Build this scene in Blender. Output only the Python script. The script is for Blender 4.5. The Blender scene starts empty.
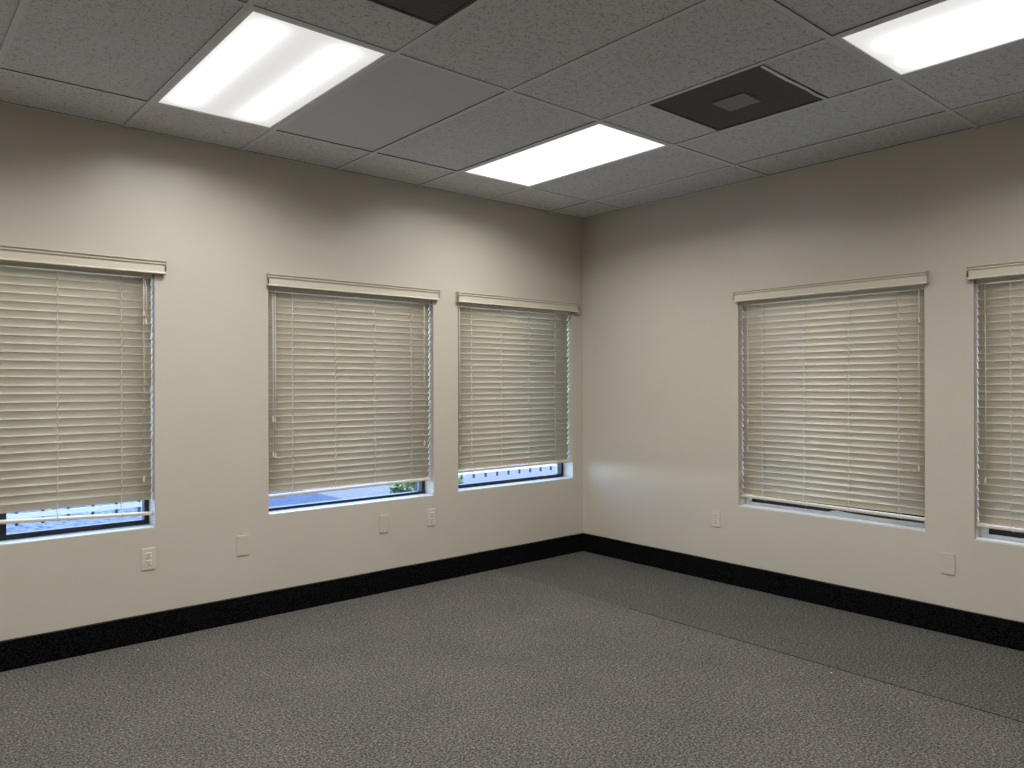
import bpy, bmesh, math, random
from mathutils import Vector, Matrix
random.seed(7)
C = bpy.context.scene.collection
S = bpy.context.scene
R = math.radians

# ------------------------------------------------------------------ camera
F_PX = 757.8
cam_d = bpy.data.cameras.new('camera'); cam = bpy.data.objects.new('camera', cam_d); C.objects.link(cam)
cam_d.sensor_width = 36.0; cam_d.sensor_fit = 'HORIZONTAL'; cam_d.lens = F_PX / 1024 * 36.0
yaw, pit, rol = 0.70964, 0.00083, -0.00254
fw = Vector((math.sin(yaw)*math.cos(pit), math.cos(yaw)*math.cos(pit), math.sin(pit)))
rt = Vector((math.cos(yaw), -math.sin(yaw), 0)); up = rt.cross(fw)
rt2 = rt*math.cos(rol) + up*math.sin(rol); up2 = -rt*math.sin(rol) + up*math.cos(rol)
M = Matrix((rt2, up2, -fw)).transposed().to_4x4()
M.translation = Vector((-4.4788, -4.3257, 1.3600))
cam.matrix_world = M
cam_d.clip_start = 0.05; cam_d.clip_end = 200
S.camera = cam

# ------------------------------------------------------------------ world, sun, exposure
S.view_settings.view_transform = 'Standard'; S.view_settings.look = 'None'
S.view_settings.gamma = 1; S.view_settings.use_curve_mapping = False
S.view_settings.exposure = 0.0
SKY = 40; SUN = 2.5; LAMP = 21.8; SPREAD = 155
w = bpy.data.worlds.new('sky'); S.world = w; w.use_nodes = True
nt = w.node_tree; bg = nt.nodes['Background']
sky = nt.nodes.new('ShaderNodeTexSky'); sky.sky_type = 'HOSEK_WILKIE'; sky.turbidity = 3.0
sky.sun_direction = Vector((0.5, -0.62, 1.0)).normalized(); sky.ground_albedo = 0.4
tint = nt.nodes.new('ShaderNodeMix'); tint.data_type = 'RGBA'; tint.blend_type = 'MULTIPLY'; tint.inputs[0].default_value = 1
nt.links.new(sky.outputs[0], tint.inputs[6]); tint.inputs[7].default_value = (1.03, 0.93, 0.98, 1)
nt.links.new(tint.outputs[2], bg.inputs[0]); bg.inputs[1].default_value = SKY
sd = bpy.data.lights.new('sun', 'SUN'); sd.energy = SUN; sd.angle = R(0.6); sd.color = (0.72, 0.86, 1.0)
sun = bpy.data.objects.new('sun', sd); C.objects.link(sun); sun.location = (5, -6, 10)
sun.rotation_euler = Vector((0.5, -0.62, 1.0)).to_track_quat('Z', 'Y').to_euler()

# ------------------------------------------------------------------ helpers
def mat(name, col, rough=0.6, spec=0.5, metal=0.0):
    m = bpy.data.materials.new(name); m.use_nodes = True
    b = m.node_tree.nodes['Principled BSDF']
    b.inputs['Base Color'].default_value = (*col, 1); b.inputs['Roughness'].default_value = rough
    b.inputs['Specular IOR Level'].default_value = spec; b.inputs['Metallic'].default_value = metal
    return m
def N(m, t, **kw):
    n = m.node_tree.nodes.new(t)
    for k, v in kw.items(): setattr(n, k, v)
    return n
def L(m, a, b): m.node_tree.links.new(a, b)
def noise(m, scale, detail=2, rough=0.5, coord='Object', stretch=None):
    tc = N(m, 'ShaderNodeTexCoord'); src = tc.outputs[coord]
    if stretch:
        mp = N(m, 'ShaderNodeMapping'); mp.inputs['Scale'].default_value = stretch
        L(m, src, mp.inputs[0]); src = mp.outputs[0]
    n = N(m, 'ShaderNodeTexNoise'); n.inputs['Scale'].default_value = scale
    n.inputs['Detail'].default_value = detail; n.inputs['Roughness'].default_value = rough
    L(m, src, n.inputs['Vector']); return n
def ramp(m, src, stops):
    r = N(m, 'ShaderNodeValToRGB'); e = r.color_ramp.elements
    while len(e) < len(stops): e.new(0.5)
    for i, (p, c) in enumerate(stops):
        e[i].position = p; e[i].color = (*c, 1) if len(c) == 3 else c
    L(m, src, r.inputs[0]); return r
def mixc(m, a, b, fac, mode='MIX'):
    x = N(m, 'ShaderNodeMix', data_type='RGBA', blend_type=mode)
    for s, i in ((fac, 0), (a, 6), (b, 7)):
        if isinstance(s, (int, float)): x.inputs[i].default_value = s
        elif isinstance(s, tuple): x.inputs[i].default_value = (*s, 1)
        else: L(m, s, x.inputs[i])
    return x.outputs[2]
def bump(m, h, strength, dist):
    b = N(m, 'ShaderNodeBump'); b.inputs['Strength'].default_value = strength; b.inputs['Distance'].default_value = dist
    L(m, h, b.inputs['Height']); L(m, b.outputs[0], m.node_tree.nodes['Principled BSDF'].inputs['Normal'])
def base(m, out): L(m, out, m.node_tree.nodes['Principled BSDF'].inputs['Base Color'])

def box(bm, x0, x1, y0, y1, z0, z1, mi=0, bev=0.0, seg=1):
    vs = [bm.verts.new((x, y, z)) for x in (x0, x1) for y in (y0, y1) for z in (z0, z1)]
    fs = []
    for q in ((0,1,3,2),(4,6,7,5),(0,4,5,1),(2,3,7,6),(0,2,6,4),(1,5,7,3)):
        f = bm.faces.new([vs[i] for i in q]); f.material_index = mi; fs.append(f)
    if bev:
        es = {e for f in fs for e in f.edges}
        r = bmesh.ops.bevel(bm, geom=list(es), offset=bev, segments=seg, affect='EDGES', profile=0.5)
        for f in r['faces']: f.material_index = mi
def prism_u(bm, prof, u0, u1, mi=0, cap=True, smooth=False):
    """closed profile in (y,z) swept along x"""
    a = [bm.verts.new((u0, y, z)) for y, z in prof]; b = [bm.verts.new((u1, y, z)) for y, z in prof]
    n = len(prof)
    for i in range(n):
        f = bm.faces.new((a[i], a[(i+1) % n], b[(i+1) % n], b[i])); f.material_index = mi; f.smooth = smooth
    if cap:
        for q in (a[::-1], b):
            f = bm.faces.new(q); f.material_index = mi
def tube(bm, pts, r, seg=8, mi=0):
    rings = []
    for i, p in enumerate(pts):
        p = Vector(p); a = Vector(pts[max(i-1, 0)]); b = Vector(pts[min(i+1, len(pts)-1)])
        d = (b - a).normalized(); s = d.orthogonal().normalized(); t = d.cross(s)
        rr = r[i] if isinstance(r, (list, tuple)) else r
        rings.append([bm.verts.new(p + (s*math.cos(k*2*math.pi/seg) + t*math.sin(k*2*math.pi/seg))*rr) for k in range(seg)])
    for i in range(len(rings)-1):
        A = rings[i]; B = rings[i+1]
        # align ring B's start with ring A's
        j0 = min(range(seg), key=lambda j: (B[j].co - A[0].co).length)
        B = rings[i+1] = B[j0:] + B[:j0]
        for k in range(seg):
            f = bm.faces.new((A[k], A[(k+1) % seg], B[(k+1) % seg], B[k])); f.smooth = True; f.material_index = mi
    bm.faces.new(rings[0][::-1]); bm.faces.new(rings[-1])
def lathe(bm, prof, cx, cy, seg=16, mi=0):
    """prof: list of (r, z) from bottom to top"""
    rings = [[bm.verts.new((cx + r*math.cos(k*2*math.pi/seg), cy + r*math.sin(k*2*math.pi/seg), z)) for k in range(seg)] for r, z in prof]
    for A, B in zip(rings, rings[1:]):
        for k in range(seg):
            f = bm.faces.new((A[k], A[(k+1) % seg], B[(k+1) % seg], B[k])); f.smooth = True; f.material_index = mi
    bm.faces.new(rings[0][::-1]); bm.faces.new(rings[-1])
def obj(name, bm, mats, parent=None, kind=None, label=None):
    bmesh.ops.recalc_face_normals(bm, faces=bm.faces)
    me = bpy.data.meshes.new(name); bm.to_mesh(me); bm.free()
    for m in (mats if isinstance(mats, (list, tuple)) else [mats]): me.materials.append(m)
    o = bpy.data.objects.new(name, me); C.objects.link(o)
    if parent: o.parent = parent
    if kind: o['kind'] = kind
    if label: o['label'] = label
    return o
def thing(name, label, cat, loc=(0, 0, 0), rotz=0.0, group=None):
    o = bpy.data.objects.new(name, None); C.objects.link(o); o.empty_display_size = 0.1
    o.location = loc; o.rotation_euler = (0, 0, rotz); o['label'] = label; o['category'] = cat
    if group: o['group'] = group
    return o
def struct_root(name, loc=(0, 0, 0), rotz=0.0):
    o = bpy.data.objects.new(name, None); C.objects.link(o); o.empty_display_size = 0.1
    o.location = loc; o.rotation_euler = (0, 0, rotz); o['kind'] = 'structure'
    return o
B = bmesh.new

# ------------------------------------------------------------------ materials
paint = mat('wall_paint', (0.60, 0.555, 0.47), 0.34, 0.6)
n1 = noise(paint, 1.3, 3, 0.55); n2 = noise(paint, 9, 3, 0.6)
c = ramp(paint, n1.outputs[0], [(0.35, (0.592, 0.55, 0.466)), (0.65, (0.618, 0.572, 0.488))])
sc = ramp(paint, noise(paint, 5.5, 5, 0.62, stretch=(1, 1, 1.6)).outputs[0], [(0.72, (1, 1, 1)), (0.84, (0.992, 0.99, 0.988))])
base(paint, mixc(paint, c.outputs[0], sc.outputs[0], 1.0, 'MULTIPLY'))
rr = ramp(paint, n2.outputs[0], [(0.3, (0.285,)*3), (0.7, (0.35,)*3)])
L(paint, rr.outputs[0], paint.node_tree.nodes['Principled BSDF'].inputs['Roughness'])
hb = N(paint, 'ShaderNodeMath', operation='MULTIPLY_ADD')
L(paint, noise(paint, 3.0, 2, 0.5).outputs[0], hb.inputs[0]); hb.inputs[1].default_value = 14.0
L(paint, noise(paint, 160, 2, 0.6).outputs[0], hb.inputs[2]); bump(paint, hb.outputs[0], 0.30, 0.0011)

tile = mat('fissured_tile', (0.6, 0.6, 0.6), 0.95, 0.1)
f1 = noise(tile, 120, 3, 0.7); f2 = noise(tile, 38, 4, 0.6)
fm = N(tile, 'ShaderNodeMath', operation='MULTIPLY_ADD'); L(tile, f2.outputs[0], fm.inputs[0]); fm.inputs[1].default_value = 0.35
L(tile, f1.outputs[0], fm.inputs[2])
fr = ramp(tile, fm.outputs[0], [(0.54, (0.36, 0.355, 0.35)), (0.63, (0.67, 0.67, 0.67))])
big = ramp(tile, noise(tile, 1.1, 2).outputs[0], [(0.3, (0.95, 0.95, 0.95)), (0.7, (1, 1, 1))])
base(tile, mixc(tile, fr.outputs[0], big.outputs[0], 1.0, 'MULTIPLY')); bump(tile, fm.outputs[0], 0.4, 0.002)
smooth_tile = mat('smooth_tile', (0.62, 0.62, 0.62), 0.9, 0.15)
tee = mat("tee_paint", (0.66, 0.66, 0.66), 0.6, 0.3)
gap = mat('tee_shadow_colour', (0.14, 0.14, 0.135), 0.9, 0.1)  # shade beside the tees, put into the colour of their sides

def carpet(name, ca, cb, fleck, dens=0.66):
    m = mat(name, ca, 0.97, 0.08)
    a = noise(m, 105, 3, 0.7); b = noise(m, 2.2, 4, 0.6); d = noise(m, 75, 2, 0.6)
    c1 = ramp(m, a.outputs[0], [(0.42, tuple(x*0.45 for x in ca)), (0.5, ca), (0.58, tuple(x*1.7 for x in ca))])
    c2 = ramp(m, d.outputs[0], [(dens-0.05, (0, 0, 0)), (dens+0.01, (1, 1, 1))])
    k = mixc(m, c1.outputs[0], fleck, c2.outputs[0])
    c3 = ramp(m, b.outputs[0], [(0.32, cb), (0.66, (1, 1, 1))])
    base(m, mixc(m, k, c3.outputs[0], 1.0, 'MULTIPLY')); bump(m, a.outputs[0], 0.35, 0.004)
    return m
carpet_a = carpet('carpet_warm_grey', (0.112, 0.103, 0.095), (0.84, 0.86, 0.88), (0.27, 0.255, 0.235))
carpet_b = carpet('carpet_cool_grey', (0.094, 0.090, 0.082), (0.88, 0.88, 0.88), (0.20, 0.195, 0.18))
base_m = mat('baseboard_carpet', (0.012, 0.012, 0.013), 0.95, 0.0)
bn = noise(base_m, 120, 3, 0.7)
br = ramp(base_m, bn.outputs[0], [(0.4, (0.0015, 0.0015, 0.0018)), (0.62, (0.013, 0.013, 0.014))]); base(base_m, br.outputs[0]); bump(base_m, bn.outputs[0], 0.5, 0.003)
binding = mat('baseboard_binding', (0.012, 0.010, 0.008), 0.8)

slat_m = mat('blind_slat', (0.70, 0.625, 0.485), 0.42, 0.45)
sb = slat_m.node_tree.nodes['Principled BSDF']
val_m = mat('valance_paint', (0.68, 0.63, 0.51), 0.45, 0.4)
rail_m = mat('bottom_rail_paint', (0.66, 0.60, 0.48), 0.5, 0.4)
cord_m = mat('blind_cord', (0.86, 0.84, 0.77), 0.8, 0.2)
tassel_m = mat('tassel_plastic', (0.62, 0.56, 0.40), 0.35, 0.5)
black_fr = mat('black_aluminium', (0.012, 0.013, 0.018), 0.4, 0.5)
white_fr = mat('white_vinyl', (0.78, 0.79, 0.80), 0.45, 0.5)
sill_m = mat('sill_daylit_paint', (0.74, 0.73, 0.70), 0.4, 0.5)  # daylight on the sills put into a colour paler than the walls
plate_m = mat('cover_plate_plastic', (0.66, 0.62, 0.52), 0.35, 0.5)
white_rec = mat('receptacle_plastic', (0.72, 0.69, 0.60), 0.35, 0.5)
slot_m = mat('socket_slot', (0.01, 0.01, 0.01), 0.6)
screw_m = mat('screw_steel', (0.55, 0.53, 0.48), 0.35, 0.5, 0.7)
fix_m = mat('fixture_white', (0.72, 0.72, 0.71), 0.4, 0.4)
vent_m = mat('vent_charcoal', (0.085, 0.083, 0.075), 0.7, 0.3)
vn = N(vent_m, 'ShaderNodeTexVoronoi'); vn.inputs['Scale'].default_value = 150
tc = N(vent_m, 'ShaderNodeTexCoord'); L(vent_m, tc.outputs['Object'], vn.inputs['Vector'])
vr = ramp(vent_m, vn.outputs['Distance'], [(0.25, (0.05, 0.048, 0.043)), (0.5, (0.095, 0.09, 0.083))]); base(vent_m, vr.outputs[0])
vent_c = mat('vent_centre_grey', (0.24, 0.235, 0.225), 0.7, 0.3)
bare_m = mat('bare_metal_strip', (0.62, 0.62, 0.60), 0.35, 0.5, 0.5)

glass = bpy.data.materials.new('window_glass'); glass.use_nodes = True
g = glass.node_tree; g.nodes.clear()
go = g.nodes.new('ShaderNodeOutputMaterial'); gm = g.nodes.new('ShaderNodeMixShader'); gt = g.nodes.new('ShaderNodeBsdfTransparent')
gg = g.nodes.new('ShaderNodeBsdfGlossy'); gg.inputs['Roughness'].default_value = 0.02; gt.inputs[0].default_value = (0.93, 0.95, 0.95, 1)
gl = g.nodes.new('ShaderNodeLayerWeight'); gl.inputs[0].default_value = 0.5
gp = g.nodes.new('ShaderNodeMath'); gp.operation = 'POWER'; gp.inputs[1].default_value = 5; g.links.new(gl.outputs['Facing'], gp.inputs[0])
gf = g.nodes.new('ShaderNodeMath'); gf.operation = 'MULTIPLY_ADD'; gf.inputs[1].default_value = 0.9; gf.inputs[2].default_value = 0.03; g.links.new(gp.outputs[0], gf.inputs[0])
g.links.new(gf.outputs[0], gm.inputs[0]); g.links.new(gt.outputs[0], gm.inputs[1]); g.links.new(gg.outputs[0], gm.inputs[2]); g.links.new(gm.outputs[0], go.inputs[0])

def lens_mat(name, lo, hi, c1, c2, wd, edge=0.06):
    """acrylic lens glowing from two tubes behind it; object x in 0..1 across, y 0..1 along"""
    m = bpy.data.materials.new(name); m.use_nodes = True; t = m.node_tree; t.nodes.clear()
    out = t.nodes.new('ShaderNodeOutputMaterial'); em = t.nodes.new('ShaderNodeEmission'); t.links.new(em.outputs[0], out.inputs[0])
    tcn = t.nodes.new('ShaderNodeTexCoord'); sp = t.nodes.new('ShaderNodeSeparateXYZ'); t.links.new(tcn.outputs['Object'], sp.inputs[0])
    def mth(op, a, b=None, c_=None):
        n = t.nodes.new('ShaderNodeMath'); n.operation = op
        for i, s in enumerate((a, b, c_)):
            if s is None: continue
            if isinstance(s, (int, float)): n.inputs[i].default_value = s
            else: t.links.new(s, n.inputs[i])
        return n.outputs[0]
    def gauss(cn, wv):
        d = mth('DIVIDE', mth('SUBTRACT', sp.outputs[0], cn), wv)
        return mth('EXPONENT', mth('MULTIPLY', mth('MULTIPLY', d, d), -1.0))
    s = mth('ADD', gauss(c1*0.56-0.28, wd*0.56), gauss(c2*0.56-0.28, wd*0.56))
    v = mth('ABSOLUTE', mth('DIVIDE', sp.outputs[1], 0.585))
    mr = t.nodes.new('ShaderNodeMapRange'); mr.interpolation_type = 'SMOOTHSTEP'
    t.links.new(v, mr.inputs[0]); mr.inputs[1].default_value = 1.0; mr.inputs[2].default_value = 1.0 - 2.6*edge; mr.inputs[3].default_value = 0.05; mr.inputs[4].default_value = 1
    st = mth('MULTIPLY_ADD', mth('MULTIPLY', s, mr.outputs[0]), hi, lo)
    em.inputs[0].default_value = (1.0, 0.985, 0.955, 1); t.links.new(st, em.inputs[1])
    return m

# ------------------------------------------------------------------ setting
H = 2.709; X0 = 0.384; D0 = 0.4545; T = 0.6096
XW = -6.6; YW = -6.6; TH = 0.2
LW = [(-4.465, -3.286, 0.596, 1.968), (-2.657, -1.478, 0.591, 1.95), (-1.268, -0.117, 0.598, 1.95)]   # left wall openings: x0,x1,z0,z1
RW = [(1.448, 2.627, 0.535, 1.92), (2.872, 4.051, 0.527, 1.92)]                                     # right wall openings, u = -y
def wall(name, u0, u1, holes, rotz):
    bm = B(); ztop = H + 0.15
    us = sorted({u0, u1, *[h[0] for h in holes], *[h[1] for h in holes]})
    zs = sorted({0.0, ztop, *[h[2] for h in holes], *[h[3] for h in holes]})
    vc = {}
    def v(u, d, z):
        k = (round(u, 5), d, round(z, 5))
        if k not in vc: vc[k] = bm.verts.new((u, d, z))
        return vc[k]
    def solid(i, j):
        if not (0 <= i < len(us)-1 and 0 <= j < len(zs)-1): return False
        uc = (us[i]+us[i+1])/2; zc = (zs[j]+zs[j+1])/2
        return not any(h[0] < uc < h[1] and h[2] < zc < h[3] for h in holes)
    for i in range(len(us)-1):
        for j in range(len(zs)-1):
            if not solid(i, j): continue
            a, b_, c_, d_ = us[i], us[i+1], zs[j], zs[j+1]
            bm.faces.new((v(a,0,c_), v(b_,0,c_), v(b_,0,d_), v(a,0,d_)))
            bm.faces.new((v(a,TH,c_), v(a,TH,d_), v(b_,TH,d_), v(b_,TH,c_)))
            if not solid(i-1, j): bm.faces.new((v(a,0,c_), v(a,0,d_), v(a,TH,d_), v(a,TH,c_)))
            if not solid(i+1, j): bm.faces.new((v(b_,0,c_), v(b_,TH,c_), v(b_,TH,d_), v(b_,0,d_)))
            if not solid(i, j-1): bm.faces.new((v(a,0,c_), v(a,TH,c_), v(b_,TH,c_), v(b_,0,c_)))
            if not solid(i, j+1): bm.faces.new((v(a,0,d_), v(b_,0,d_), v(b_,TH,d_), v(a,TH,d_)))
    # soften the plaster corners round the openings
    es = []
    for e in bm.edges:
        c0, c1 = e.verts[0].co, e.verts[1].co
        if abs(c0.y) < 1e-6 and abs(c1.y) < 1e-6 and len(e.link_faces) == 2 and e.calc_face_angle(0) > 1:
            if any(abs(c0.x-h[0]) < 1e-4 or abs(c0.x-h[1]) < 1e-4 or abs(c0.z-h[2]) < 1e-4 or abs(c0.z-h[3]) < 1e-4 for h in holes): es.append(e)
    bmesh.ops.bevel(bm, geom=es, offset=0.005, segments=2, affect='EDGES')
    o = obj(name, bm, paint, kind='structure'); o.rotation_euler.z = rotz
    return o
wall('wall_left', XW-TH, TH, LW, 0)
wall('wall_right', 0, -YW+TH, RW, R(-90))
bm = B(); box(bm, XW-TH, XW, YW, 0, 0, H+0.15); obj('wall_rear_left', bm, paint, kind='structure')
bm = B(); box(bm, XW-TH, 0, YW-TH, YW, 0, H+0.15); obj('wall_rear', bm, paint, kind='structure')

# floor: two carpet widths that meet in an open seam
SX = -0.945
bm = B()
box(bm, XW, SX-0.0015, YW, 0, -0.1, 0, 0); box(bm, SX+0.0015, 0, YW, 0, -0.1, 0.0, 1)
ys = [-0.0]; 
box(bm, SX-0.0015, SX+0.0015, -1.30, 0, -0.1, -0.0002, 1)
box(bm, SX-0.0035, SX+0.0035, YW, -1.30, -0.1, 0.0006, 2)
seam_m = mat('carpet_seam', (0.012, 0.011, 0.010), 0.95, 0.1)
obj('floor', bm, [carpet_a, carpet_b, seam_m], kind='structure')
# carpet-strip baseboards, a little uneven along the top
def baseboard(name, length, rotz, start):
    bm = B(); n = 60; prev = None
    for i in range(n+1):
        u = start + length*i/n; t = 0.010 + 0.0015*math.sin(i*1.7); z = 0.1465 + 0.0007*math.sin(i*0.9)
        ring = [bm.verts.new(p) for p in ((u, -t, 0.0), (u, -t, z-0.004), (u, -t+0.003, z), (u, -0.0003, z), (u, -0.0003, 0.0))]
        if prev:
            for k in range(5):
                f = bm.faces.new((prev[k], prev[(k+1) % 5], ring[(k+1) % 5], ring[k])); f.material_index = 1 if k in (1, 2) else 0
        else: bm.faces.new(ring)
        prev = ring
    bm.faces.new(prev[::-1])
    o = obj(name, bm, [base_m, binding], kind='structure'); o.rotation_euler.z = rotz
baseboard('baseboard_left', -XW, 0, XW)
baseboard('baseboard_right', -YW-0.012, R(-90), 0.012)

# ceiling: slab, tiles lying in a grid of tees; three cells hold lights, two hold vents
xl = [-X0 - i*T for i in range(-1, 12)]; xl = [min(x, 0) for x in xl]; xl = [x for x in xl if x > XW] + [XW]
yl = [0] + [-D0 - k*2*T for k in range(0, 6)]; yl = [y for y in yl if y > YW] + [YW]
LIGHTS = {(5, 1), (2, 1), (2, 3), (5, 3), (8, 1), (8, 3)}; VENTS = {(2, 2), (5, 2)}
VA, VB = -1.978, -2.587        # the vent rows' cut lines
bm = B()
box(bm, XW, 0, YW, 0, H+0.06, H+0.15, 0)
HW = 0.012
TR = 0.005
for i in range(len(xl)-1):
    for j in range(len(yl)-1):
        if (i, j) in LIGHTS: continue
        x1, x0_ = xl[i], xl[i+1]; y1, y0_ = yl[j], yl[j+1]
        m = 1 if (i, j) == (4, 1) else 0
        rz = TR + random.uniform(-0.0015, 0.002)
        if (i, j) in VENTS:
            box(bm, x0_, x1, VA, y1, H+rz, H+rz+0.012, 0); box(bm, x0_, x1, y0_, VB, H+rz, H+rz+0.012, 0)
        else: box(bm, x0_, x1, y0_, y1, H+rz, H+rz+0.012, m)
ceil = obj('ceiling', bm, [tile, smooth_tile], kind='structure')
bm = B()
def teebar(x0_, x1, y0_, y1):
    """painted face below, web above coloured dark as the thin shadow line beside each tee"""
    box(bm, x0_, x1, y0_, y1, H, H+0.0015, 0)
    e = 0.0006
    box(bm, x0_+e, x1-e, y0_+e, y1-e, H+0.0015, H+TR+0.004, 1)
for x in xl[1:-1]: teebar(x-HW, x+HW, YW+0.001, -0.001)
for y in yl[1:-1]:
    for i in range(len(xl)-1): teebar(xl[i+1]+(HW if i < len(xl)-2 else 0.001), xl[i]-(HW if i else 0.001), y-HW, y+HW)
# wall angle
box(bm, XW+0.001, -0.001, -0.020, -0.0008, H, H+0.0015, 0); box(bm, XW+0.001, -0.001, -0.0195, -0.0008, H+0.0015, H+TR+0.004, 1)
box(bm, -0.020, -0.0008, YW+0.001, -0.0205, H, H+0.0015, 0); box(bm, -0.0195, -0.0008, YW+0.001, -0.0205, H+0.0015, H+TR+0.004, 1)
obj('ceiling_grid', bm, [tee, gap], parent=ceil)

# ------------------------------------------------------------------ ceiling lights
def ceiling_light(i, j, label, lens):
    x1, x0_ = xl[i]-HW, xl[i+1]+HW; y1, y0_ = yl[j]-HW, yl[j+1]+HW
    cx, cy = (x0_+x1)/2, (y0_+y1)/2; hx, hy = (x1-x0_)/2-0.0005, (y1-y0_)/2-0.0005
    t = thing('ceiling_light', label, 'ceiling light', (cx, cy, H), 0, 'recessed ceiling lights')
    b = B(); fwd = 0.017
    for a in ((-hx, hx, -hy, -hy+fwd), (-hx, hx, hy-fwd, hy), (-hx, -hx+fwd, -hy+fwd, hy-fwd), (hx-fwd, hx, -hy+fwd, hy-fwd)):
        box(b, *a, 0.0005, 0.012, 0, 0.001)
    obj('frame', b, fix_m, t)
    b = B(); box(b, -hx+fwd-0.002, hx-fwd+0.002, -hy+fwd-0.002, hy-fwd+0.002, 0.005, 0.010)
    obj('diffuser', b, lens, t)
    b = B(); box(b, -hx, hx, -hy, hy, 0.0125, 0.055); obj('housing', b, fix_m, t)
    # the prismatic lens throws most of the light downward: a lamp of the lens' own size just under it
    ld = bpy.data.lights.new('lamp', 'AREA'); ld.shape = 'RECTANGLE'; ld.size = 2*hx-0.04; ld.size_y = 2*hy-0.04
    ld.energy = LAMP; ld.spread = R(SPREAD); ld.color = (1.0, 0.985, 0.955)
    lo = bpy.data.objects.new('lamp', ld); C.objects.link(lo); lo.parent = t; lo.location = (0, 0, 0.002)
lens1 = lens_mat('lens_two_tubes', 0.74, 0.85, 0.18, 0.745, 0.125, 0.075)
lens3 = lens_mat('lens_bright', 1.15, 1.0, 0.25, 0.75, 0.22, 0.0)
lens2 = lens_mat('lens_tubes_off_edge', 0.78, 1.0, 0.40, 0.80, 0.16, 0.09)
ceiling_light(5, 1, 'large glowing ceiling light at upper left with two bright bands and a greyer middle', lens1)
ceiling_light(2, 1, 'evenly white ceiling light nearest the corner where the two walls meet', lens3)
ceiling_light(2, 3, 'ceiling light at the upper right edge, beyond the dark vent with pale centre', lens2)
ceiling_light(5, 3, 'ceiling light above and behind the camera, out of view', lens3)
ceiling_light(8, 1, 'ceiling light beyond the left edge of the picture, out of view, added to help light the room', lens3)  # unseen light, added to brighten walls and floor
ceiling_light(8, 3, 'ceiling light to the left behind the camera, out of view, added to help light the room', lens3)  # also added out of view, to lift the floor and ceiling

# ------------------------------------------------------------------ vents
def vent(i, label, centre):
    x1, x0_ = xl[i]-HW-0.001, xl[i+1]+HW+0.001
    cx, cy = (x0_+x1)/2, (VA+VB)/2; hx = (x1-x0_)/2; hy = (VA-VB)/2-0.002
    t = thing('ceiling_vent', label, 'vent', (cx, cy, H), 0, 'dark ceiling vents')
    b = B()
    for a in ((-hx, hx, -hy, -hy+0.012), (-hx, hx, hy-0.012, hy), (-hx, -hx+0.012, -hy+0.012, hy-0.012), (hx-0.012, hx, -hy+0.012, hy-0.012)):
        box(b, *a, 0.001, 0.018)
    obj('frame', b, vent_m, t)
    b = B(); box(b, -hx+0.0125, hx-0.0125, -hy+0.0125, hy-0.0125, 0.004, 0.016)
    obj('perforated_panel', b, vent_m, t)
    if centre:
        b = B(); box(b, -0.078, 0.078, -0.082, 0.092, -0.002, 0.0035, 0, 0.0012); obj('centre_plate', b, vent_c, t, label='lighter grey square in the centre')
        # crooked bare strip along the side nearest the neighbouring ceiling light
        b = B()
        pts = [(-hx+0.01, -hy-0.004), (-0.05, -hy+0.002), (0.09, -hy+0.000), (0.20, -hy+0.006), (hx-0.004, -hy+0.0)]
        for (xa, ya), (xb, yb) in zip(pts, pts[1:]):
            q = [(xa, ya), (xb, yb), (xb, yb+0.016), (xa, ya+0.014)]
            lo_ = [b.verts.new((x, y, -0.003)) for x, y in q]; hi_ = [b.verts.new((x, y, 0.0005)) for x, y in q]
            b.faces.new(lo_[::-1]); b.faces.new(hi_)
            for k in range(4): b.faces.new((lo_[k], lo_[(k+1) % 4], hi_[(k+1) % 4], hi_[k]))
        obj('trim_strip', b, bare_m, t, label='crooked bare metal strip on one side')
vent(2, 'square dark ceiling vent with a lighter square plate in its centre', True)
vent(5, 'plain dark ceiling vent cut off by the top edge, beside the left light', False)

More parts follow.
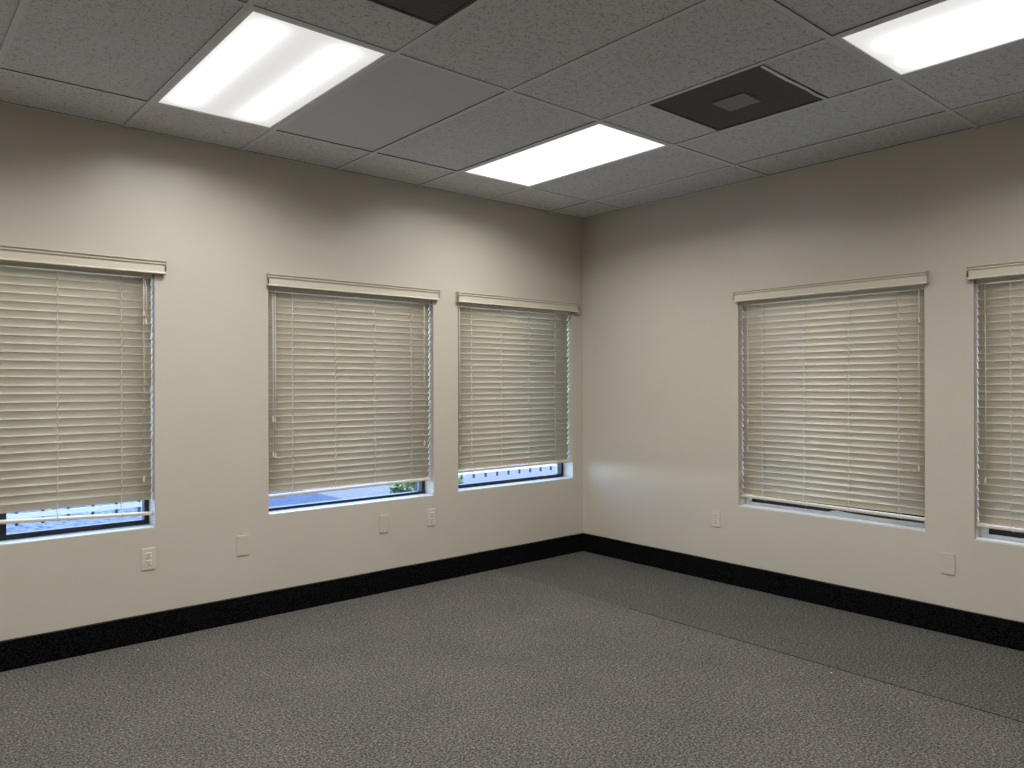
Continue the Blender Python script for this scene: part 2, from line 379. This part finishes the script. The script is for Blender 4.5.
# ------------------------------------------------------------------ windows
DG = 0.11
def window(n, u0, u1, z0, z1, rotz, black_h, mull=None, white=False):
    t = struct_root('window_%d' % n, (0, 0, 0), rotz)
    b = B(); fwid = 0.024
    y0, y1 = DG, DG+0.045
    e = 0.001; zf = z0 + 0.008
    box(b, u0+e, u1-e, y0, y1, zf, zf+black_h); box(b, u0+e, u1-e, y0, y1, z1-0.03, z1-e)
    box(b, u0+e, u0+fwid, y0, y1, zf+black_h, z1-0.03); box(b, u1-fwid, u1-e, y0, y1, zf+black_h, z1-0.03)
    obj('window_frame', b, black_fr, t)
    if mull is not None:
        b = B(); box(b, mull-0.016, mull+0.016, y0+0.004, y1-0.004, zf+black_h, z1-0.03); obj('mullion', b, black_fr, t)
    us = [u0+fwid, u1-fwid]
    b = B(); box(b, us[0], us[1], y0+0.026, y0+0.030, zf+black_h, z1-0.03); obj('glass_pane', b, glass, t)
    b = B(); box(b, u0+e, u1-e, -0.0005, TH-0.001, z0+0.0003, z0+0.008, 0, 0.001); obj('window_sill', b, sill_m, t)
    if white:
        b = B(); y0w, y1w = 0.085, DG-0.002
        box(b, u0+e, u1-e, y0w, y1w, z0+0.0085, z0+0.026, 0, 0.001)
        box(b, u0+e, u0+0.036, y0w, y1w, z0+0.026, z1-e, 0, 0.001); box(b, u1-0.036, u1-e, y0w, y1w, z0+0.026, z1-e, 0, 0.001)
        obj('inner_stop', b, white_fr, t, label='white stop in front of the black frame')
        b = B(); um = (u0+u1)/2 + 0.01
        # sash end piece with a stepped, chipped end
        prof = [(um-0.03, 0.026), (um+0.0, 0.036), (um+0.03, 0.040), (um+0.12, 0.032), (u1-0.20, 0.029), (u1-0.05, 0.031), (u1-0.037, 0.034), (u1-0.037, 0.026)]
        A = [b.verts.new((x, y0w+0.004, z0+z)) for x, z in prof]; Bq = [b.verts.new((x, y1w-0.002, z0+z)) for x, z in prof]
        b.faces.new(A); b.faces.new(Bq[::-1])
        for k in range(len(prof)): b.faces.new((A[k], Bq[k], Bq[(k+1) % len(prof)], A[(k+1) % len(prof)]))
        obj('sash_rail', b, white_fr, t)
window(1, *LW[0], 0, 0.026, mull=-3.955)
window(2, *LW[1], 0, 0.016)
window(3, *LW[2], 0, 0.024)
window(4, *RW[0], R(-90), 0.085, white=True)
window(5, *RW[1], R(-90), 0.085, white=True)

# ------------------------------------------------------------------ blinds (local x along the wall, local y outward through it)
YC = 0.047; PITCH = 0.0423; SW = 0.050
def slat_profile(tilt, yc, zc, wdt=SW, th=0.0036, crown=0.0034):
    up_, lo_ = [], []
    n = 20
    for i in range(n+1):
        s = -wdt/2 + wdt*i/n; k = crown*(1-(2*i/n-1)**8); h = th/2*(0.55 if i in (0, n) else 1)
        up_.append((s, k+h)); lo_.append((s, k-h))
    pr = up_ + lo_[::-1]; out = []
    # s axis runs from the room-side top edge down to the glass-side bottom edge
    ct, st = math.cos(tilt), math.sin(tilt)
    for s, k in pr:
        out.append((yc + s*ct + k*st*-1*-1, zc - s*st + k*ct))
    return out
def blind(label, u0, u1, ztop, rail_l, rail_r, ladders, tilt_deg, tassels_tilt, tassels_lift, wall_rot, valance, vlabel=None, lift_end=None, group='window blinds'):
    """rail_l / rail_r: height of the rail's underside at the left and right end"""
    uc = (u0+u1)/2
    loc = (uc, 0, rail_l) if wall_rot == 0 else (0, -uc, rail_l)
    t = thing('window_blind', label, 'blind', loc, wall_rot, group)
    off = Vector((-uc, 0, -rail_l))
    def fin(name, bm_, m, par=t, label_=None):
        bmesh.ops.translate(bm_, verts=bm_.verts, vec=off)
        return obj(name, bm_, m, par, label=label_)
    # valance with crown moulding, returned at its ends
    v0, v1, vz0, vz1 = valance
    b = B()
    prof = [(-0.030, vz0), (-0.0335, vz0+0.002), (-0.034, vz0+0.006), (-0.0315, vz0+0.009), (-0.030, vz0+0.012), (-0.030, vz0+0.044), (-0.032, vz0+0.049),
            (-0.037, vz0+0.052), (-0.038, vz0+0.056), (-0.0355, vz0+0.059), (-0.039, vz0+0.063), (-0.043, vz0+0.069), (-0.045, vz1-0.006), (-0.045, vz1),
            (-0.030, vz1), (-0.024, vz1-0.008), (-0.024, vz0)]
    prism_u(b, prof, v0, v1)
    for a0, a1 in ((v0, v0+0.008), (v1-0.008, v1)):
        box(b, a0, a1, -0.030, -0.0008, vz0+0.0005, vz1-0.0005)
    fin('valance', b, val_m)
    b = B(); box(b, u0+0.004, u1-0.004, 0.018, 0.074, ztop-0.030, ztop-0.003, 0, 0.002); fin('headrail', b, val_m)
    # slats: evenly spread from the headrail down; the lowest ones lie closer over the rail
    zs0 = ztop - 0.030 - 0.024; tilt = R(tilt_deg)
    b = B(); railz = max(rail_l, rail_r)
    lowest = railz + (0.038 + lift_end if lift_end else 0.0395)
    n = math.ceil((zs0 - lowest)/PITCH); pitch = (zs0-lowest)/n
    for i in range(n+1):
        z = zs0 - pitch*i
        tl = tilt + R(random.uniform(-0.5, 0.5)); dz = random.uniform(-0.0004, 0.0004)
        du = random.uniform(-0.0015, 0.0015)
        prism_u(b, slat_profile(tl, YC, z+dz), u0+0.006+du, u1-0.006+du, smooth=True)
        if i == n and not lift_end:   # last slats sag on to the sloping rail
            pass
    fin('slats', b, slat_m)
    # bottom rail (may slope)
    b = B()
    rp = [(YC-0.0245, 0.003), (YC-0.0225, 0.0), (YC+0.0225, 0.0), (YC+0.0245, 0.003), (YC+0.0245, 0.011), (YC+0.021, 0.0145), (YC-0.021, 0.0145), (YC-0.0245, 0.011)]
    A = [b.verts.new((u0+0.003, y, rail_l+z)) for y, z in rp]; Bq = [b.verts.new((u1-0.008, y, rail_r+z)) for y, z in rp]
    b.faces.new(A[::-1]); b.faces.new(Bq)
    for k in range(8): b.faces.new((A[k], A[(k+1) % 8], Bq[(k+1) % 8], Bq[k]))
    fin('bottom_rail', b, rail_m)
    zr = lambda u: rail_l + (rail_r-rail_l)*(u-u0)/(u1-u0)
    yf = YC - SW/2*math.cos(tilt) - 0.0032; yb = YC + SW/2*math.cos(tilt) + 0.0032
    # ladder cords: front and back strings with the rungs between them, and the lift cord's plug beneath
    for u in ladders:
        b = B()
        for s in (-0.0, ):
            pts = []
            for i in range(n+1):
                z = zs0 - pitch*i
                pts += [(u+s+0.0012*(1 if i % 2 else -1), yf - 0.0005, z + SW/2*math.sin(tilt)), (u+s, yf + 0.0065, z)]
            pts = [(u, yf, ztop-0.046)] + pts + [(u, YC-0.026, zr(u)+0.012), (u, YC-0.026, zr(u)+0.002)]
            tube(b, pts, 0.0019, 5)
            tube(b, [(u, yb, ztop-0.046), (u, yb, zr(u)+0.005)], 0.0011, 5)
        for i in range(n+1):
            z = zs0 - pitch*i; st, ct = math.sin(tilt), math.cos(tilt)
            nx, nz = st*0.0045, ct*-0.0045   # rung runs just under the slat
            tube(b, [(u+0.002, YC-SW/2*ct-0.0010+nx*-1, z+SW/2*st+nz), (u+0.002, YC+SW/2*ct-nx, z-SW/2*st+nz)], 0.0007, 4)
        lathe(b, [(0.002, zr(u)-0.006), (0.0055, zr(u)-0.005), (0.0065, zr(u)-0.0005)], u+0.008, YC, 10)
        fin('ladder_cord', b, cord_m)
    def cord_pair(name, items, zbot_extra=0):
        for u, z in items:
            b = B(); sw = 0.003
            tube(b, [(u, 0.020, ztop-0.03), (u, 0.012, ztop-0.06), (u+sw, 0.013, (ztop+z)/2), (u, 0.013, z+0.018)], 0.0012, 6)
            c_ = fin(name, b, cord_m)
            b = B(); lathe(b, [(0.0030, z-0.018), (0.0066, z-0.015), (0.0070, z-0.008), (0.0050, z+0.004), (0.0032, z+0.016), (0.0020, z+0.019)], u, 0.013, 12)
            fin('tassel', b, tassel_m, c_)
    cord_pair('tilt_cord', tassels_tilt); cord_pair('lift_cord', tassels_lift)
    return t
G = 'cream slatted blinds over the windows'
blind('slatted blind at far left, its bottom rail hanging low with daylight above and below it', -4.465, -3.286, 1.968, 0.722, 0.664,
      [-4.318, -4.025, -3.734, -3.441], 61.5, [], [(-3.336, 1.742), (-3.326, 1.700), (-3.338, 0.862)], 0, (-4.51, -3.235, 1.956, 2.029), lift_end=0.006, group=G)
blind('slatted blind in the middle of the three on the left wall', -2.657, -1.478, 1.95, 0.690, 0.700,
      [-2.490, -2.203, -1.921, -1.638], 61, [(-2.625, 1.155), (-2.612, 1.150), (-2.622, 0.945), (-2.608, 0.938)], [(-1.546, 1.714), (-1.548, 0.955)], 0, (-2.672, -1.447, 1.943, 2.017), group=G)
blind('narrower slatted blind on the left wall, right beside the room corner', -1.268, -0.117, 1.95, 0.730, 0.732,
      [-1.118, -0.837, -0.560, -0.279], 61, [(-1.247, 1.128), (-1.243, 0.905)], [(-0.168, 1.60)], 0, (-1.289, -0.077, 1.943, 2.017), group=G)
blind('slatted blind on the right wall between the corner and the cut-off window', 1.448, 2.627, 1.92, 0.598, 0.590,
      [1.607, 1.898, 2.182, 2.472], 59, [(2.594, 1.712), (2.590, 0.882)], [(1.512, 1.110), (1.512, 0.925)], R(-90), (1.428, 2.652, 1.909, 1.980), group=G)
blind('slatted blind cut off by the right edge of the picture', 2.872, 4.051, 1.92, 0.597, 0.592,
      [3.032, 3.323, 3.607, 3.897], 59, [(3.99, 1.70)], [(2.922, 0.845)], R(-90), (2.850, 4.076, 1.909, 1.980), group=G)

# ------------------------------------------------------------------ outlets and cover plates
def plate_mesh(w_=0.070, h_=0.115, d_=0.0055):
    b = B()
    o_ = [(-w_/2, -h_/2), (w_/2, -h_/2), (w_/2, h_/2), (-w_/2, h_/2)]
    box(b, -w_/2, w_/2, -d_, -0.0004, -h_/2, h_/2, 0, 0.0022, 2)
    return b
def screw(t, z):
    b = B(); tube(b, [(0, -0.0050, z), (0, -0.0066, z)], [0.0035, 0.0030], 12)
    b2 = obj('screw', b, screw_m, t)
def outlet(label, u, z, rotz, n_):
    loc = (u, 0, z) if rotz == 0 else (0, -u, z)
    t = thing('wall_outlet', label, 'outlet', loc, rotz, 'duplex wall outlets')
    obj('cover_plate', plate_mesh(), plate_m, t); screw(t, 0)
    for s in (1, -1):
        b = B(); box(b, -0.0165, 0.0165, -0.0085, -0.0045, s*0.0195-0.0140, s*0.0195+0.0140, 0, 0.0012)
        rcp = obj('receptacle', b, white_rec, t)
        b = B()
        box(b, -0.0085, -0.0055, -0.0091, -0.0080, s*0.0195+0.0005, s*0.0195+0.0095)
        box(b, 0.0050, 0.0080, -0.0091, -0.0080, s*0.0195+0.0015, s*0.0195+0.0095)
        tube(b, [(0, -0.0080, s*0.0195-0.0065), (0, -0.0091, s*0.0195-0.0065)], 0.0032, 10)
        obj('slots', b, slot_m, rcp)
def blank(label, u, z, rotz):
    loc = (u, 0, z) if rotz == 0 else (0, -u, z)
    t = thing('blank_cover_plate', label, 'wall plate', loc, rotz, 'blank wall plates')
    obj('cover_plate', plate_mesh(), plate_m_painted, t); screw_p(t, 0.042); screw_p(t, -0.042)
plate_m_painted = mat('painted_plate', (0.60, 0.556, 0.47), 0.36, 0.45)
def screw_p(t, z):
    b = B(); tube(b, [(0, -0.0050, z), (0, -0.0062, z)], [0.0032, 0.0028], 12); obj('screw', b, plate_m_painted, t)
outlet('wall outlet on the left wall below the leftmost blind', -3.321, 0.437, 0, 1)
outlet('small wall outlet on the left wall under the gap between its two right blinds', -1.501, 0.448, 0, 2)
outlet('wall outlet on the right wall, left of its full window', 1.273, 0.432, R(-90), 3)
blank('blank wall plate on the left wall, left of the middle blind', -2.812, 0.4385, 0)
blank('blank wall plate on the left wall under the middle blind', -1.877, 0.448, 0)
blank('blank wall plate on the right wall, between its two windows', 2.7435, 0.382, R(-90))

# scraps on the carpet
scrap_m = mat('scrap_paper', (0.8, 0.8, 0.78), 0.8)
def scrap(x, y, label, s):
    b = B(); bmesh.ops.create_icosphere(b, subdivisions=2, radius=s)
    for v in b.verts: v.co *= random.uniform(0.7, 1.15); v.co.z = v.co.z*0.45 + s*0.45
    o = obj('paper_scrap', b, scrap_m); o.location = (x, y, 0.0); o['label'] = label; o['category'] = 'scrap'
scrap(-1.021, -2.597, 'tiny white scrap on the carpet near the seam', 0.0042)
scrap(-3.40, -0.11, 'tiny white scrap on the carpet beside the left baseboard', 0.0038)

# ------------------------------------------------------------------ outdoors
GZ = -0.12
conc = mat('pale_concrete', (0.5, 0.5, 0.5), 0.9, 0.2)
cn = ramp(conc, noise(conc, 14, 6, 0.7).outputs[0], [(0.38, (0.05, 0.06, 0.08)), (0.5, (0.12, 0.14, 0.16)), (0.62, (0.24, 0.25, 0.26))]); base(conc, cn.outputs[0])
drive = mat('driveway_asphalt', (0.22, 0.25, 0.33), 0.9, 0.2)
dn = ramp(drive, noise(drive, 9, 4, 0.6).outputs[0], [(0.35, (0.055, 0.068, 0.105)), (0.65, (0.080, 0.095, 0.135))]); base(drive, dn.outputs[0])
mulch = mat('bed_gravel', (0.05, 0.045, 0.04), 0.95, 0.1)
mn = ramp(mulch, noise(mulch, 30, 5, 0.7).outputs[0], [(0.4, (0.16, 0.155, 0.14)), (0.6, (0.34, 0.32, 0.29))]); base(mulch, mn.outputs[0])
bm = B(); box(bm, -14, 0.25, TH, 14, GZ-0.2, GZ); o = obj('courtyard_paving', bm, conc, kind='structure')
bm = B(); box(bm, 0.25, 14, TH, 14, GZ-0.2, GZ); obj('walkway_paving', bm, mat('lavender_paving', (0.17, 0.15, 0.17), 0.9), kind='structure')
bm = B(); box(bm, -0.95, 0.248, 3.2, 9, GZ+0.0005, GZ+0.006); obj('driveway', bm, drive, kind='structure')
bm = B(); box(bm, TH, 14, -14, TH-0.001, GZ-0.2, GZ); obj('planting_bed', bm, mulch, kind='structure')

rail_paint = mat('railing_black', (0.015, 0.016, 0.022), 0.5)
rail_white = mat('railing_pale', (0.6, 0.6, 0.62), 0.5)
def railing(xa, xb, label):
    Y = 2.0; t = thing('metal_railing', label, 'railing', ((xa+xb)/2, Y, GZ)); o0 = (xa+xb)/2
    b = B(); n_ = round((xb-xa)/0.160)
    for k in range(n_+1):
        x = xa + 0.160*k - o0
        box(b, x-0.009, x+0.009, -0.009, 0.009, 0.375-GZ, 1.42-GZ)
    obj('picket_panel', b, rail_paint, t)
    b = B(); box(b, xa-o0, xb-o0, -0.02, -0.0095, 0.425-GZ, 0.46-GZ); obj('lower_rail', b, rail_white, t)
    b = B(); box(b, xa-o0, xb-o0, -0.02, 0.02, 1.42-GZ, 1.45-GZ); obj('top_rail', b, rail_paint, t)
    for x in (xa-0.06, xb+0.06):
        b = B(); box(b, x-o0-0.025, x-o0+0.025, -0.025, 0.025, 0, 1.47-GZ, 0, 0.003); obj('post', b, rail_paint, t)
railing(-4.45, -2.72, 'black metal railing outside the leftmost window')
railing(-0.22, 3.2, 'black metal railing outside the window nearest the corner')

leaf_a = mat('leaf_pale', (0.40, 0.50, 0.20), 0.5, 0.4); leaf_b = mat('leaf_dark', (0.06, 0.11, 0.04), 0.5, 0.4)
bark = mat('bark', (0.12, 0.09, 0.06), 0.9)
def shrub(x, y, h, r, n_, label, pale, name='garden_shrub', cat='shrub', z0=GZ, sz=0.05, group=None):
    t = thing(name, label, cat, (x, y, z0), 0, group)
    b = B()
    for k in range(7):
        a = k*2*math.pi/7
        tube(b, [(0.015*math.cos(a), 0.015*math.sin(a), 0), (r*0.35*math.cos(a), r*0.35*math.sin(a), h*0.5), (r*0.6*math.cos(a), r*0.6*math.sin(a), h*0.85)], [0.012, 0.008, 0.003], 6)
    obj('stem', b, bark, t)
    b = B(); rnd = random.Random(int(x*100)+n_)
    for k in range(n_):
        d = Vector((rnd.gauss(0, 1), rnd.gauss(0, 1), rnd.gauss(0, 1))).normalized() * rnd.uniform(0.45, 1)**0.6
        p = Vector((d.x*r, d.y*r, h*0.55 + d.z*h*0.45))
        ax = Vector((rnd.gauss(0, 1), rnd.gauss(0, 1), rnd.gauss(0.4, 0.7))).normalized(); sd_ = ax.orthogonal().normalized()
        sd_ = (Matrix.Rotation(rnd.uniform(0, 6.28), 3, ax) @ sd_); l = sz*rnd.uniform(0.7, 1.4); w_ = l*0.32; nn = ax.cross(sd_)*l*0.08
        q = [b.verts.new(p), b.verts.new(p+ax*l*0.5+sd_*w_+nn), b.verts.new(p+ax*l), b.verts.new(p+ax*l*0.5-sd_*w_+nn), b.verts.new(p+ax*l*0.5-nn)]
        mi = 0 if rnd.random() < pale else 1
        for tri in ((0, 1, 4), (1, 2, 4), (2, 3, 4), (3, 0, 4)):
            f = b.faces.new([q[i] for i in tri]); f.material_index = mi
    obj('foliage', b, [leaf_a, leaf_b], t)
shrub(0.62, 3.25, 0.62, 0.42, 900, 'leafy shrub lit by daylight, seen under the middle blind', 0.6, sz=0.10)
for k in range(5):
    shrub(7.5, 0.6-1.9*k, 1.6, 0.62, 1100, 'tall green hedge shrub outside the right wall windows', 0.5, name='hedge_shrub', cat='shrub', sz=0.17, group='hedge shrubs outside the right wall')
